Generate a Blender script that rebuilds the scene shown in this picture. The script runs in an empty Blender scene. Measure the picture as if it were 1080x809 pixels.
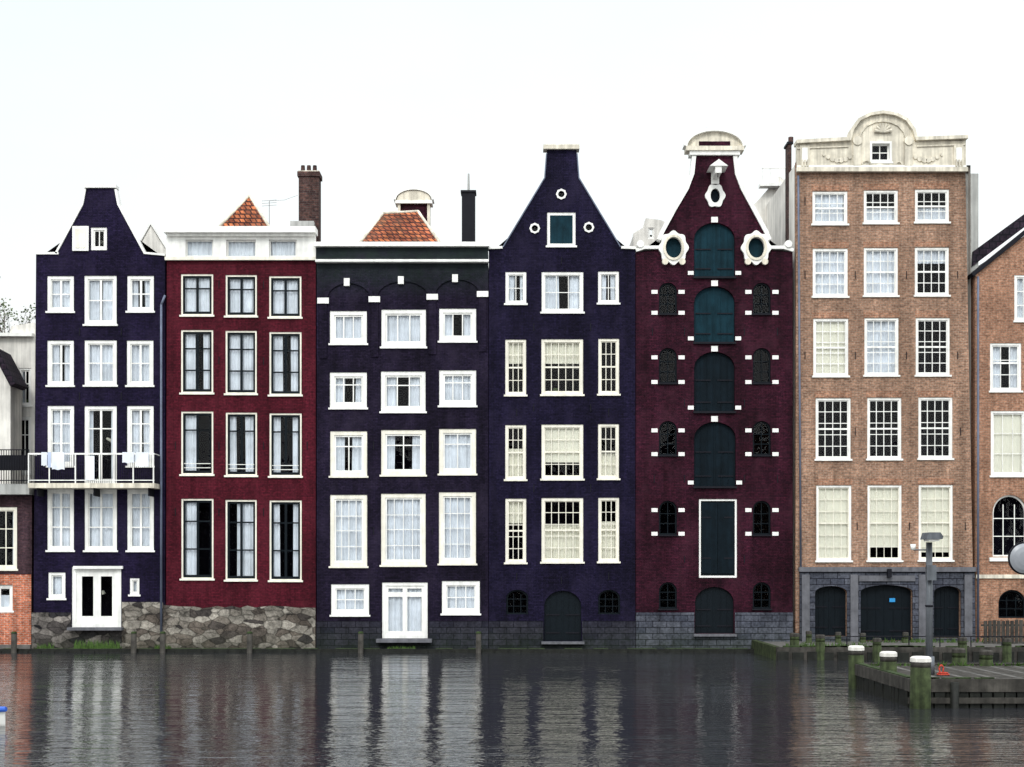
import bpy, math, random
from mathutils import Vector
from mathutils.geometry import tessellate_polygon
random.seed(7)
R=random.random
S=0.042; D=60.0; HZN=600.0; ZC=(687-HZN)*S
sc=bpy.context.scene
sc.view_settings.view_transform='Standard'; sc.view_settings.look='None'
sc.view_settings.exposure=0; sc.view_settings.gamma=1

# ---------------------------------------------------------------- materials
def newmat(name):
    m=bpy.data.materials.new(name); m.use_nodes=True
    nt=m.node_tree; b=nt.nodes['Principled BSDF']
    return m,nt,b
def N(nt,t,**k):
    n=nt.nodes.new(t)
    for a,v in k.items():
        if a in n.inputs: n.inputs[a].default_value=v
        else: setattr(n,a,v)
    return n
def inp(n,**k):
    for a,v in k.items(): n.inputs[a.replace('_',' ')].default_value=v
def C(c): return (c[0],c[1],c[2],1)
def mul(nt,a,b,fac=1.0,mode='MULTIPLY'):
    m=nt.nodes.new('ShaderNodeMix'); m.data_type='RGBA'; m.blend_type=mode
    m.inputs[0].default_value=fac
    for i,s in ((6,a),(7,b)):
        if isinstance(s,tuple): m.inputs[i].default_value=s
        else: nt.links.new(s,m.inputs[i])
    return m
def ramp(nt,src,p):
    r=nt.nodes.new('ShaderNodeValToRGB'); nt.links.new(src,r.inputs[0])
    e=r.color_ramp.elements
    while len(e)<len(p): e.new(0.5)
    for i,(x,c) in enumerate(p):
        e[i].position=x; e[i].color=C(c) if isinstance(c,tuple) else (c,c,c,1)
    return r
def noise(nt,vec,scale,detail=4,sx=1,sy=1,sz=1,rough=0.6):
    mp=nt.nodes.new('ShaderNodeMapping'); mp.inputs['Scale'].default_value=(sx,sy,sz)
    nt.links.new(vec,mp.inputs[0])
    n=nt.nodes.new('ShaderNodeTexNoise'); n.inputs['Scale'].default_value=scale
    n.inputs['Detail'].default_value=detail; n.inputs['Roughness'].default_value=rough
    nt.links.new(mp.outputs[0],n.inputs['Vector'])
    return n
def wallvec(nt):
    tc=nt.nodes.new('ShaderNodeTexCoord'); se=nt.nodes.new('ShaderNodeSeparateXYZ')
    nt.links.new(tc.outputs['Object'],se.inputs[0])
    ad=nt.nodes.new('ShaderNodeMath'); nt.links.new(se.outputs[0],ad.inputs[0]); nt.links.new(se.outputs[1],ad.inputs[1])
    co=nt.nodes.new('ShaderNodeCombineXYZ'); nt.links.new(ad.outputs[0],co.inputs[0]); nt.links.new(se.outputs[2],co.inputs[1])
    return tc.outputs['Object'],co.outputs[0],se
def zmask(nt,se,obj,z0,z1,v0,v1,sc_=1.7):
    L=nt.links; mr=nt.nodes.new('ShaderNodeMapRange'); L.new(se.outputs[2],mr.inputs[0])
    for i,v in enumerate((z0,z1,v0,v1)): mr.inputs[i+1].default_value=v
    nn=noise(nt,obj,sc_,5); q=nt.nodes.new('ShaderNodeMath'); q.operation='MULTIPLY'
    L.new(mr.outputs[0],q.inputs[0]); L.new(nn.outputs[0],q.inputs[1]); return q
def brick(name,c1,c2,mort,bw=0.22,rh=0.07,ms=0.008,var=0.35,streak=0.35,rough=0.8,bump=0.4,spec=0.08,patch=None,low=None,hi=None):
    m,nt,b=newmat(name); L=nt.links
    obj,v,se=wallvec(nt)
    wz=noise(nt,obj,0.8,2); wv=mul(nt,v,wz.outputs['Color'],0.03,'ADD')
    bt=nt.nodes.new('ShaderNodeTexBrick'); L.new(wv.outputs[2],bt.inputs['Vector'])
    inp(bt,Color1=C(c1),Color2=C(c2),Mortar=C(mort),Scale=1.0,Mortar_Size=ms,Mortar_Smooth=0.3,Bias=0.0,Brick_Width=bw,Row_Height=rh)
    n1=noise(nt,obj,0.45,6); r1=ramp(nt,n1.outputs[0],[(0.3,1-var),(0.7,1+var)])
    n2=noise(nt,obj,1.0,5,2.2,2.2,0.12); r2=ramp(nt,n2.outputs[0],[(0.35,1-streak),(0.65,1.0+streak*0.4)])
    n3=noise(nt,obj,9,3); r3=ramp(nt,n3.outputs[0],[(0.3,0.55),(0.7,1.45)])
    a=mul(nt,bt.outputs[0],r1.outputs[0]); a=mul(nt,a.outputs[2],r2.outputs[0]); a=mul(nt,a.outputs[2],r3.outputs[0])
    out=a.outputs[2]
    if patch:
        n4=noise(nt,obj,0.6,8,1,1,.7,.7); r4=ramp(nt,n4.outputs[0],[(0.50,0.0),(0.70,0.8)])
        mm=mul(nt,out,C(patch),1,'MIX'); L.new(r4.outputs[0],mm.inputs[0]); out=mm.outputs[2]
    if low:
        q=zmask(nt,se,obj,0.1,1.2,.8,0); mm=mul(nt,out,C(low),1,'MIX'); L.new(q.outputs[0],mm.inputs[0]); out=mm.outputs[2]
    if hi:
        q=zmask(nt,se,obj,hi[0],hi[1],0,1.1,2.2); mm=mul(nt,out,C(hi[2]),1,'MIX'); L.new(q.outputs[0],mm.inputs[0]); out=mm.outputs[2]
    L.new(out,b.inputs['Base Color'])
    b.inputs['Roughness'].default_value=rough; b.inputs['Specular IOR Level'].default_value=spec
    bp=nt.nodes.new('ShaderNodeBump'); bp.inputs['Strength'].default_value=bump; bp.inputs['Distance'].default_value=0.01
    L.new(bt.outputs['Fac'],bp.inputs['Height']); bp.invert=True
    L.new(bp.outputs[0],b.inputs['Normal'])
    return m
def rubble(name,c1,c2,c3,scale=2.6):
    m,nt,b=newmat(name); L=nt.links
    obj,v,se=wallvec(nt)
    nz=noise(nt,obj,1.8,4)
    ad=mul(nt,v,nz.outputs['Color'],0.24,'ADD')
    mp=nt.nodes.new('ShaderNodeMapping'); mp.inputs['Scale'].default_value=(0.7,1.35,1); L.new(ad.outputs[2],mp.inputs[0])
    vo=nt.nodes.new('ShaderNodeTexVoronoi'); vo.inputs['Scale'].default_value=scale; L.new(mp.outputs[0],vo.inputs['Vector'])
    ve=nt.nodes.new('ShaderNodeTexVoronoi'); ve.feature='DISTANCE_TO_EDGE'; ve.inputs['Scale'].default_value=scale; L.new(mp.outputs[0],ve.inputs['Vector'])
    sp=nt.nodes.new('ShaderNodeSeparateColor'); L.new(vo.outputs['Color'],sp.inputs[0])
    r=ramp(nt,sp.outputs[0],[(0,c1),(0.35,c2),(0.7,c3),(1,tuple(x*1.5 for x in c3))])
    rm=ramp(nt,ve.outputs['Distance'],[(0.0,0.35),(0.09,1.0)])
    n3=noise(nt,obj,5,8,rough=.75); r3=ramp(nt,n3.outputs[0],[(0.32,0.4),(0.68,1.5)])
    n5=noise(nt,obj,.9,4); r5=ramp(nt,n5.outputs[0],[(0.35,0.6),(0.65,1.2)])
    a=mul(nt,r.outputs[0],rm.outputs[0]); a=mul(nt,a.outputs[2],r3.outputs[0]); a=mul(nt,a.outputs[2],r5.outputs[0])
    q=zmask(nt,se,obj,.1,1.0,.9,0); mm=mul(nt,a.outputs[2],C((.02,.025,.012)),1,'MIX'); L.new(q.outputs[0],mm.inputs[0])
    L.new(mm.outputs[2],b.inputs['Base Color']); b.inputs['Roughness'].default_value=0.9; b.inputs['Specular IOR Level'].default_value=.15
    bp=nt.nodes.new('ShaderNodeBump'); bp.inputs['Strength'].default_value=0.9; bp.inputs['Distance'].default_value=0.05
    L.new(r3.outputs[0],bp.inputs['Height']); L.new(bp.outputs[0],b.inputs['Normal'])
    return m
def plain(name,c,rough=0.6,var=0.15,scale=3.0,streak=0.0,spec=0.2,metal=0.0,bump=0.0):
    m,nt,b=newmat(name); L=nt.links
    tc=nt.nodes.new('ShaderNodeTexCoord')
    n=noise(nt,tc.outputs['Object'],scale,5); r=ramp(nt,n.outputs[0],[(0.3,1-var),(0.7,1+var*0.5)])
    a=mul(nt,C(c),r.outputs[0])
    if streak:
        n2=noise(nt,tc.outputs['Object'],1.2,5,4,4,0.3); r2=ramp(nt,n2.outputs[0],[(0.4,1-streak),(0.6,1.0)])
        a=mul(nt,a.outputs[2],r2.outputs[0])
    L.new(a.outputs[2],b.inputs['Base Color']); b.inputs['Roughness'].default_value=rough
    b.inputs['Specular IOR Level'].default_value=spec; b.inputs['Metallic'].default_value=metal
    if bump:
        bp=nt.nodes.new('ShaderNodeBump'); bp.inputs['Strength'].default_value=bump; bp.inputs['Distance'].default_value=0.02
        L.new(n.outputs[0],bp.inputs['Height']); L.new(bp.outputs[0],b.inputs['Normal'])
    return m
def glassmat(name,tint,refl):
    m=bpy.data.materials.new(name); m.use_nodes=True; nt=m.node_tree; nt.nodes.clear(); L=nt.links
    o=nt.nodes.new('ShaderNodeOutputMaterial'); mx=nt.nodes.new('ShaderNodeMixShader')
    t=nt.nodes.new('ShaderNodeBsdfTransparent'); t.inputs[0].default_value=C(tint)
    g=nt.nodes.new('ShaderNodeBsdfGlossy'); g.inputs['Roughness'].default_value=0.02
    fr=nt.nodes.new('ShaderNodeFresnel'); fr.inputs[0].default_value=1.45
    ad=nt.nodes.new('ShaderNodeMath'); ad.operation='MULTIPLY'; ad.inputs[1].default_value=refl; L.new(fr.outputs[0],ad.inputs[0])
    tc=nt.nodes.new('ShaderNodeTexCoord'); n=noise(nt,tc.outputs['Object'],1.6,2)
    bp=nt.nodes.new('ShaderNodeBump'); bp.inputs['Strength'].default_value=0.25; bp.inputs['Distance'].default_value=0.05
    L.new(n.outputs[0],bp.inputs['Height']); L.new(bp.outputs[0],g.inputs['Normal'])
    L.new(ad.outputs[0],mx.inputs[0]); L.new(t.outputs[0],mx.inputs[1]); L.new(g.outputs[0],mx.inputs[2]); L.new(mx.outputs[0],o.inputs[0])
    return m

M={}
M['indigo']=brick('indigo_painted_brick',(0.0145,0.0095,0.032),(0.0065,0.0045,0.0175),(0.0035,0.0025,0.010),var=0.35,patch=(0.020,0.0145,0.036))
M['red']=brick('red_painted_brick',(0.083,0.0085,0.0165),(0.052,0.0055,0.0115),(0.032,0.0042,0.009),var=0.28,streak=0.35,patch=(0.085,0.013,0.021))
M['black']=brick('black_purple_brick',(0.0155,0.0105,0.025),(0.0075,0.0052,0.0145),(0.0035,0.0025,0.008),var=0.45,patch=(0.023,0.017,0.033),hi=(15.6,17.4,(.020,.032,.026)))
M['indigo2']=brick('blueblack_brick',(0.0115,0.0085,0.0265),(0.0055,0.0042,0.0155),(0.003,0.0025,0.009),var=0.35,patch=(0.0175,0.0135,0.033))
M['burg']=brick('burgundy_brick',(0.039,0.0070,0.0155),(0.019,0.004,0.0095),(0.009,0.003,0.0065),var=0.5,patch=(0.048,0.014,0.024))
M['tan']=brick('tan_brick',(0.335,0.185,0.12),(0.185,0.098,0.066),(0.27,0.215,0.165),var=0.24,streak=0.3,bw=0.23,rh=0.075,ms=0.011)
M['tan2']=brick('orange_brick',(0.37,0.18,0.11),(0.22,0.10,0.062),(0.28,0.21,0.155),var=0.24,streak=.3,bw=0.23,rh=0.075,ms=0.011)
M['orangeb']=brick('orange_red_brick',(0.50,0.13,0.055),(0.30,0.07,0.035),(0.35,0.25,0.2),bw=0.24,rh=0.08,ms=0.014)
M['brownb']=brick('brown_brick',(0.06,0.03,0.036),(0.035,0.018,0.024),(0.03,0.025,0.028))
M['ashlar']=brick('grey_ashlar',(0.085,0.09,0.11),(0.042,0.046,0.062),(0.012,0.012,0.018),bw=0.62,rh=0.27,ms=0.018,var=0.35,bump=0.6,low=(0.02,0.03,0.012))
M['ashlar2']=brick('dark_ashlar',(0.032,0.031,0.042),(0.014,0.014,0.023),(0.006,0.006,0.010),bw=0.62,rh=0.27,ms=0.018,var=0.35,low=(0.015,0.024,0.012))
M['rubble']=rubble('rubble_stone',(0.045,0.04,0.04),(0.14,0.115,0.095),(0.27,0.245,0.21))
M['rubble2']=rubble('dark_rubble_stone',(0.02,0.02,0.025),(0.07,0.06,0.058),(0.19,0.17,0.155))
M['tiles']=brick('clay_roof_tiles',(0.50,0.16,0.065),(0.20,0.055,0.03),(0.05,0.02,0.018),bw=0.26,rh=0.24,ms=0.04,var=0.5,bump=1.0,patch=(.12,.07,.045))
M['tilesd']=brick('dark_roof_tiles',(0.035,0.022,0.034),(0.022,0.018,0.026),(0.01,0.01,0.014),bw=0.3,rh=0.3,ms=0.03)
M['chim']=brick('sooty_brick',(0.10,0.05,0.042),(0.04,0.022,0.022),(0.07,0.055,0.05),bw=0.3,rh=0.1,ms=0.014)
M['white']=plain('white_paint',(0.83,0.82,0.78),0.5,0.12,2.5,0.14)
M['cream']=plain('cream_paint',(0.81,0.77,0.66),0.5,0.12,2.5,0.14)
M['stone']=plain('cream_stone',(0.74,0.68,0.56),0.8,0.28,2.0,0.32,bump=0.3)
M['greyst']=plain('grey_stone',(0.13,0.13,0.145),0.8,0.3,3,0.2,bump=0.3)
M['blkpaint']=plain('black_green_paint',(0.004,0.007,0.010),0.5,0.2,spec=.1)
M['green']=plain('dark_green_shutter',(0.004,0.0095,0.0145),0.7,0.35,2,0.3,spec=.08)
M['teal']=plain('teal_shutter',(0.0060,0.027,0.039),0.7,0.35,2,0.3,spec=.08)
M['iron']=plain('dark_iron',(0.010,0.010,0.014),0.6,0.2,spec=.1)
M['pole']=plain('galvanised_steel',(0.13,0.14,0.155),0.45,0.2,4,0.3,metal=0.3)
M['zinc']=plain('zinc',(0.13,0.15,0.21),0.5,0.2,4,0.3)
M['plaster']=plain('pale_plaster',(0.77,0.74,0.68),0.9,0.18,1.2,0.25)
M['plasterg']=plain('grey_plaster',(0.42,0.42,0.40),0.9,0.2,1.2,0.25)
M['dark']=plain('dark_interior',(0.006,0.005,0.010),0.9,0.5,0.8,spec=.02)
M['curtain']=plain('curtain_cloth',(0.74,0.77,0.83),0.95,0.22,1.3,spec=.05)
M['curtcr']=plain('cream_blind',(0.80,0.765,0.65),0.95,0.10,1.0,spec=.05)
M['wood']=plain('weathered_wood',(0.058,0.053,0.046),0.85,0.6,3,0.4,bump=0.5)
M['woodg']=plain('algae_wood',(0.045,0.060,0.024),0.9,0.7,4,0.5,bump=0.5)
M['woodd']=plain('wet_dark_wood',(0.014,0.015,0.012),0.6,0.6,4,0.4,bump=0.4)
M['concrete']=plain('quay_concrete',(0.11,0.105,0.098),0.9,0.5,2,0.0,bump=0.3)
M['grass']=plain('weeds',(0.07,0.13,0.03),0.8,0.5,8)
M['moss']=plain('moss',(0.032,0.050,0.018),0.95,0.7,5)
M['rope']=plain('red_rope',(0.40,0.05,0.03),0.8,0.3)
M['blue']=plain('blue_hull',(0.03,0.10,0.45),0.3,0.1)
M['bluesign']=plain('blue_sign',(0.03,0.25,0.55),0.4,0.05)
M['towel']=plain('pale_blue_towel',(0.45,0.52,0.68),0.9,0.1)
M['bark']=plain('bark',(0.08,0.06,0.045),0.9,0.3)
M['leaf']=plain('leaves',(0.09,0.12,0.05),0.7,0.5,3)
M['mirror']=plain('mirror_back',(0.22,0.23,0.25),0.35,0.1,spec=0.5)
M['glass']=glassmat('window_glass',(0.96,0.98,0.98),0.42)

# ---------------------------------------------------------------- mesh builder
class Part:
    def __init__(s,name,mat,parent,org,smooth=False):
        s.name=name;s.mat=mat;s.parent=parent;s.o=org;s.v=[];s.f=[];s.smooth=smooth
    def av(s,x,y,z): s.v.append((x-s.o[0],y-s.o[1],z-s.o[2])); return len(s.v)-1
    def box(s,x0,x1,y0,y1,z0,z1):
        if x0>x1:x0,x1=x1,x0
        if z0>z1:z0,z1=z1,z0
        i=[s.av(x,y,z) for z in (z0,z1) for y in (y0,y1) for x in (x0,x1)]
        s.f+=[[i[0],i[1],i[5],i[4]],[i[1],i[3],i[7],i[5]],[i[3],i[2],i[6],i[7]],[i[2],i[0],i[4],i[6]],[i[4],i[5],i[7],i[6]],[i[2],i[3],i[1],i[0]]]
    def quad(s,a,b,c,d): s.f.append([s.av(*p) for p in (a,b,c,d)])
    def tri(s,a,b,c): s.f.append([s.av(*p) for p in (a,b,c)])
    def slab(s,outer,holes,y0,y1,back=True):
        """vertical slab in the XZ plane with openings"""
        loops=[outer]+holes
        flat=[p for l in loops for p in l]
        tris=tessellate_polygon([[Vector((p[0],p[1],0)) for p in l] for l in loops])
        f=[s.av(p[0],y0,p[1]) for p in flat]; b=[s.av(p[0],y1,p[1]) for p in flat]
        for t in tris:
            A,B,Cc=[flat[i] for i in t]
            cr=(B[0]-A[0])*(Cc[1]-A[1])-(B[1]-A[1])*(Cc[0]-A[0])
            if abs(cr)<1e-10: continue
            t=list(t) if cr>0 else list(t)[::-1]
            s.f.append([f[i] for i in t])
            if back: s.f.append([b[i] for i in reversed(t)])
        k=0
        for li,l in enumerate(loops):
            n=len(l)
            ar=sum(l[i][0]*l[(i+1)%n][1]-l[(i+1)%n][0]*l[i][1] for i in range(n))
            fl=(ar>0)==(li==0)
            for i in range(n):
                j=(i+1)%n
                q=[f[k+i],b[k+i],b[k+j],f[k+j]]
                s.f.append(q if fl else q[::-1])
            k+=n
    def band(s,pts,w,y0,y1,closed=False):
        """mitred strip of width w (to the left of travel) following pts"""
        n=len(pts); off=[]
        for i in range(n):
            def dr(a,b):
                dx,dz=b[0]-a[0],b[1]-a[1]; l=math.hypot(dx,dz) or 1; return dx/l,dz/l
            if closed or 0<i<n-1:
                d1=dr(pts[i-1],pts[i]); d2=dr(pts[i],pts[(i+1)%n])
            elif i==0: d1=d2=dr(pts[0],pts[1])
            else: d1=d2=dr(pts[-2],pts[-1])
            nx=-(d1[1]+d2[1]); nz=d1[0]+d2[0]; l=math.hypot(nx,nz) or 1; nx/=l;nz/=l
            c=max(0.45,nx*-d1[1]+nz*d1[0])
            off.append((pts[i][0]+nx*w/c,pts[i][1]+nz*w/c))
        a=[s.av(p[0],y0,p[1]) for p in pts]; b=[s.av(p[0],y0,p[1]) for p in off]
        c=[s.av(p[0],y1,p[1]) for p in pts]; d=[s.av(p[0],y1,p[1]) for p in off]
        m=n if closed else n-1
        for i in range(m):
            j=(i+1)%n
            s.f+=[[a[i],a[j],b[j],b[i]],[b[i],b[j],d[j],d[i]],[c[j],c[i],d[i],d[j]],[a[j],a[i],c[i],c[j]]]
        if not closed: s.f+=[[a[0],b[0],d[0],c[0]],[b[-1],a[-1],c[-1],d[-1]]]
    def cyl(s,p0,p1,r0,r1=None,n=12,caps=True):
        r1=r0 if r1 is None else r1
        p0=Vector(p0);p1=Vector(p1);ax=(p1-p0).normalized()
        u=ax.orthogonal().normalized(); w=ax.cross(u)
        A=[];B=[]
        for i in range(n):
            t=2*math.pi*i/n; q=u*math.cos(t)+w*math.sin(t)
            A.append(s.av(*(p0+q*r0)));B.append(s.av(*(p1+q*r1)))
        for i in range(n): j=(i+1)%n; s.f.append([A[i],A[j],B[j],B[i]])
        if caps: s.f+=[A[::-1],B]
    def tube(s,pts,r,n=8):
        for a,b in zip(pts,pts[1:]): s.cyl(a,b,r,r,n)
    def make(s):
        if not s.f: return
        me=bpy.data.meshes.new(s.name); me.from_pydata(s.v,[],s.f); me.validate(); me.update()
        me.materials.append(s.mat)
        if s.smooth:
            for p in me.polygons: p.use_smooth=True
        o=bpy.data.objects.new(s.name,me); sc.collection.objects.link(o)
        if s.parent: o.parent=s.parent
        else: o.location=s.o
        return o
class Group:
    """top-level Empty plus mesh parts"""
    def __init__(s,name,org=(0,0,0)):
        s.e=bpy.data.objects.new(name,None); sc.collection.objects.link(s.e); s.e.location=org
        s.e.empty_display_size=0.3; s.o=org; s.parts={}
    def p(s,name,mat,smooth=False):
        k=(name,mat)
        if k not in s.parts: s.parts[k]=Part(name,M[mat],s.e,s.o,smooth)
        return s.parts[k]
    def done(s):
        for p in s.parts.values(): p.make()
def arch(x0,x1,zb,zt,rise,n=12):
    cx=(x0+x1)/2; rx=(x1-x0)/2
    return [(x0,zb),(x1,zb)]+[(cx+rx*math.cos(math.pi*i/n),zt-rise+rise*math.sin(math.pi*i/n)) for i in range(n+1)]
def oval(cx,cz,rx,rz,n=20,lobes=0,amp=0):
    return [(cx+rx*(1+amp*math.cos(lobes*2*math.pi*i/n))*math.cos(2*math.pi*i/n),cz+rz*(1+amp*math.cos(lobes*2*math.pi*i/n))*math.sin(2*math.pi*i/n)) for i in range(n)]

class House(Group):
    def __init__(s,name,cx,d=0.0):
        s.d=d; s.k=(D+d)/D
        super().__init__(name,((cx-540)*S*s.k,d,0))
        s.holes=[]
    def X(s,p): return (p-540)*S*s.k
    def Z(s,p): return ZC+(HZN-p)*S*s.k
    def poly(s,pts): return [(s.X(a),s.Z(b)) for a,b in pts]
    def bx(s,part,mat,x0,x1,y0,y1,f,b):
        s.p(part,mat).box(s.X(x0),s.X(x1),s.d+f,s.d+b,s.Z(y1),s.Z(y0))
    def curtain(s,x0,x1,z0,z1,mat='curtain',amp=0.035,y=0.22):
        n=max(4,int((x1-x0)/0.035)); pt=s.p('curtains',mat,True); ph=R()*6; fq=26+R()*18
        pr=None; lean=(R()-.5)*.16 if amp>.01 else 0
        for i in range(n+1):
            x=x0+(x1-x0)*i/n; yy=s.d+y+amp*math.sin(fq*x+ph+math.sin(3*x))+amp*0.5*math.sin(fq*0.37*x)
            a=pt.av(x+lean*(i/n-.5),yy,z0); b=pt.av(x,yy,z1)
            if pr: pt.f.append([pr[0],a,b,pr[1]])
            pr=(a,b)
    def win(s,x0,x1,y0,y1,fw=3,nx=2,rows=(0.33,),mw=1.0,mid=None,frame='white',sash='white',sw=1.3,cur='mix',sill=True,dep=0.03,cmat='curtain',mull=None):
        jx=(R()-.5)*.5; jy=(R()-.5)*.6; x0+=jx;x1+=jx;y0+=jy;y1+=jy
        u=S*s.k; X0,X1,Z0,Z1=s.X(x0),s.X(x1),s.Z(y1),s.Z(y0); d=s.d
        s.holes.append([(X0,Z0),(X1,Z0),(X1,Z1),(X0,Z1)])
        F=s.p('window_frames',frame); w=fw*u; e=0.002
        F.box(X0-e,X0+w,d+dep,d+0.16,Z0,Z1); F.box(X1-w,X1+e,d+dep,d+0.16,Z0,Z1)
        F.box(X0+w,X1-w,d+dep+.002,d+0.16,Z0,Z0+w*1.05); F.box(X0+w,X1-w,d+dep+.002,d+0.16,Z1-w,Z1)
        if sill: s.p('window_sills',frame).box(X0-0.06,X1+0.06,d-0.07,d+dep-0.002,Z0-0.05,Z0+0.03)
        a0,a1,b0,b1=X0+w,X1-w,Z0+w*1.05,Z1-w
        Q=s.p('sashes',sash); q=sw*u
        Q.box(a0,a0+q,d+.07,d+.115,b0,b1);Q.box(a1-q,a1,d+.07,d+.115,b0,b1)
        Q.box(a0+q,a1-q,d+.072,d+.113,b0,b0+q*1.3);Q.box(a0+q,a1-q,d+.072,d+.113,b1-q,b1)
        m=mw*u
        for i in range(1,nx):
            x=a0+(a1-a0)*i/nx; ww=m if not(mull and i*2==nx) else mull*u
            Q.box(x-ww/2,x+ww/2,d+.075,d+.110,b0+q,b1-q)
        if isinstance(rows,int): rows=[i/rows for i in range(1,rows)]
        for r in rows:
            z=b1-(b1-b0)*r; Q.box(a0+q,a1-q,d+.079,d+.107,z-m/2,z+m/2)
        if mid:
            z=b1-(b1-b0)*mid; Q.box(a0+q,a1-q,d+.060,d+.118,z-m*1.1,z+m*1.1)
        t=(R()-.5)*0.016; t2=(R()-.5)*0.016; g=s.p('glass','glass')
        g.quad((a0,d+.095+t,b0),(a1,d+.095-t,b0),(a1,d+.095-t+t2,b1),(a0,d+.095+t+t2,b1))
        W=a1-a0;Hh=b1-b0
        if cur=='mix': cur=random.choice(['full','sides','full','sides','half','part'])
        if cur=='full': s.curtain(a0-.05,a1+.05,b0-.05,b1+.05,cmat)
        elif cur=='sides':
            f=0.25+R()*0.2; s.curtain(a0-.05,a0+W*f,b0-.05,b1+.05,cmat); f=0.25+R()*0.2; s.curtain(a1-W*f,a1+.05,b0-.05,b1+.05,cmat)
        elif cur=='narrow':
            f=0.12+R()*0.12; s.curtain(a0-.05,a0+W*f,b0-.05,b1+.05,cmat); f=0.12+R()*0.12; s.curtain(a1-W*f,a1+.05,b0-.05,b1+.05,cmat)
        elif cur=='half': s.curtain(a0-.05,a1+.05,b0-.05,b0+Hh*(0.4+R()*.25),cmat)
        elif cur=='top': s.curtain(a0-.05,a1+.05,b0+Hh*(0.5+R()*.3),b1+.05,cmat)
        elif cur=='part':
            f=0.45+R()*0.3
            if R()<.5: s.curtain(a0-.05,a0+W*f,b0-.05,b1+.05,cmat)
            else: s.curtain(a1-W*f,a1+.05,b0-.05,b1+.05,cmat)
        elif cur=='blind':
            s.curtain(a0-.03,a1+.03,b0-.05+Hh*(0.0 if R()<.7 else R()*.35),b1+.05,cmat,amp=0.004,y=0.18)
        if cur in('none','narrow','top') and R()<.6:
            x=a0+W*(.25+.5*R()); s.p('window_plants','leaf').box(x-.09,x+.09,d+.35,d+.5,b0-.05,b0+.12+.2*R())
            s.p('room_lamps','curtcr').cyl((a0+W*R(),d+.9,b0+Hh*.55),(a0+W*.5,d+.9,b0+Hh*.62),.10,.05,n=8)
    def archwin(s,x0,x1,y0,y1,rise,kind='window',mat='green',fr='blkpaint',ns=3,depth=0.14):
        u=S*s.k; d=s.d; a=(s.X(x0),s.X(x1),s.Z(y1),s.Z(y0)); rz=rise*u
        hole=arch(*a,rz); s.holes.append(hole)
        if kind=='shutter':
            s.p('shutters',mat).slab(arch(a[0]+.004,a[1]-.004,a[2]+.004,a[3]-.004,rz),[],d+depth,d+depth+.05)
            pl=s.p('shutter_battens',mat); W=a[1]-a[0]
            n=6
            for i in range(1,n):
                x=a[0]+W*i/n; c=math.sqrt(max(0,1-((x-(a[0]+W/2))/(W/2))**2))
                w=.012 if i!=n//2 else .035
                pl.box(x-w,x+w,d+depth-.02,d+depth-.003,a[2]+.01,a[3]-rz+rz*c*0.95-.02)
            for f in (.18,.62):
                z=a[2]+(a[3]-rz*.6-a[2])*f
                s.p('shutter_hinges','iron').box(a[0]+.08,a[0]+W*.42,d+depth-.04,d+depth-.022,z,z+.05)
                s.p('shutter_hinges','iron').box(a[1]-W*.42,a[1]-.08,d+depth-.04,d+depth-.022,z,z+.05)
        else:
            w=0.07
            inner=arch(a[0]+w,a[1]-w,a[2]+w,a[3]-w,max(.05,rz-w*.3))
            s.p('window_frames',fr).slab(hole,[inner],d+.10,d+.18)
            W=a[1]-a[0]; Q=s.p('sashes',fr)
            for i in range(1,ns): x=a[0]+W*i/ns; Q.box(x-.018,x+.018,d+.115,d+.15,a[2]+w,a[3]-w-.02 if i*2==ns else a[3]-rz*.55)
            for f in (.33,.62): z=a[2]+(a[3]-a[2])*f; Q.box(a[0]+w,a[1]-w,d+.118,d+.147,z-.018,z+.018)
            s.p('glass','glass').quad((a[0]+.01,d+.16,a[2]),(a[1]-.01,d+.16,a[2]),(a[1]-.01,d+.16,a[3]),(a[0]+.01,d+.16,a[3]))
    def body(s,outline,wall,side='same',depth=11,shoulder=None,bottom=692,roof=None,back=0.32,part='front_wall'):
        pts=s.poly(outline); s.p(part,wall).slab(pts,s.holes,s.d,s.d+back)
        xs=[p[0] for p in pts]; x0,x1=min(xs)+.03,max(xs)-.03
        zt=s.Z(shoulder); zb=s.Z(bottom)
        sw=wall if side=='same' else side
        y0=s.d+back+.003; y1=s.d+depth
        W=s.p('side_and_back_walls',sw)
        W.quad((x0,y1,zb),(x0,y0,zb),(x0,y0,zt),(x0,y1,zt)); W.quad((x1,y0,zb),(x1,y1,zb),(x1,y1,zt),(x1,y0,zt))
        W.quad((x1,y1,zb),(x0,y1,zb),(x0,y1,zt),(x1,y1,zt))
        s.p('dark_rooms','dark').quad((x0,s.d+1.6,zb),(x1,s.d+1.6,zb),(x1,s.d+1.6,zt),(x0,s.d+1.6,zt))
        Rf=s.p('roof','tilesd')
        if roof:
            cx=s.X(roof[0]); zr=s.Z(roof[1]); 
            Rf.quad((x0,y0,zt),(x0,y1,zt),(cx,y1,zr),(cx,y0,zr)); Rf.quad((cx,y0,zr),(cx,y1,zr),(x1,y1,zt),(x1,y0,zt))
            W.tri((x1,y1,zt),(x0,y1,zt),(cx,y1,zr))
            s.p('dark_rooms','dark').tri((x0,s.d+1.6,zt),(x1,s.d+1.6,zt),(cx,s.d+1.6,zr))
        else: Rf.quad((x0,y0,zt),(x1,y0,zt),(x1,y1,zt),(x0,y1,zt))
def anchors(h,pts):
    for x,y in pts:
        h.bx('wall_anchors','iron',x-.35,x+.35,y-4,y+4,-.03,.0)

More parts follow.
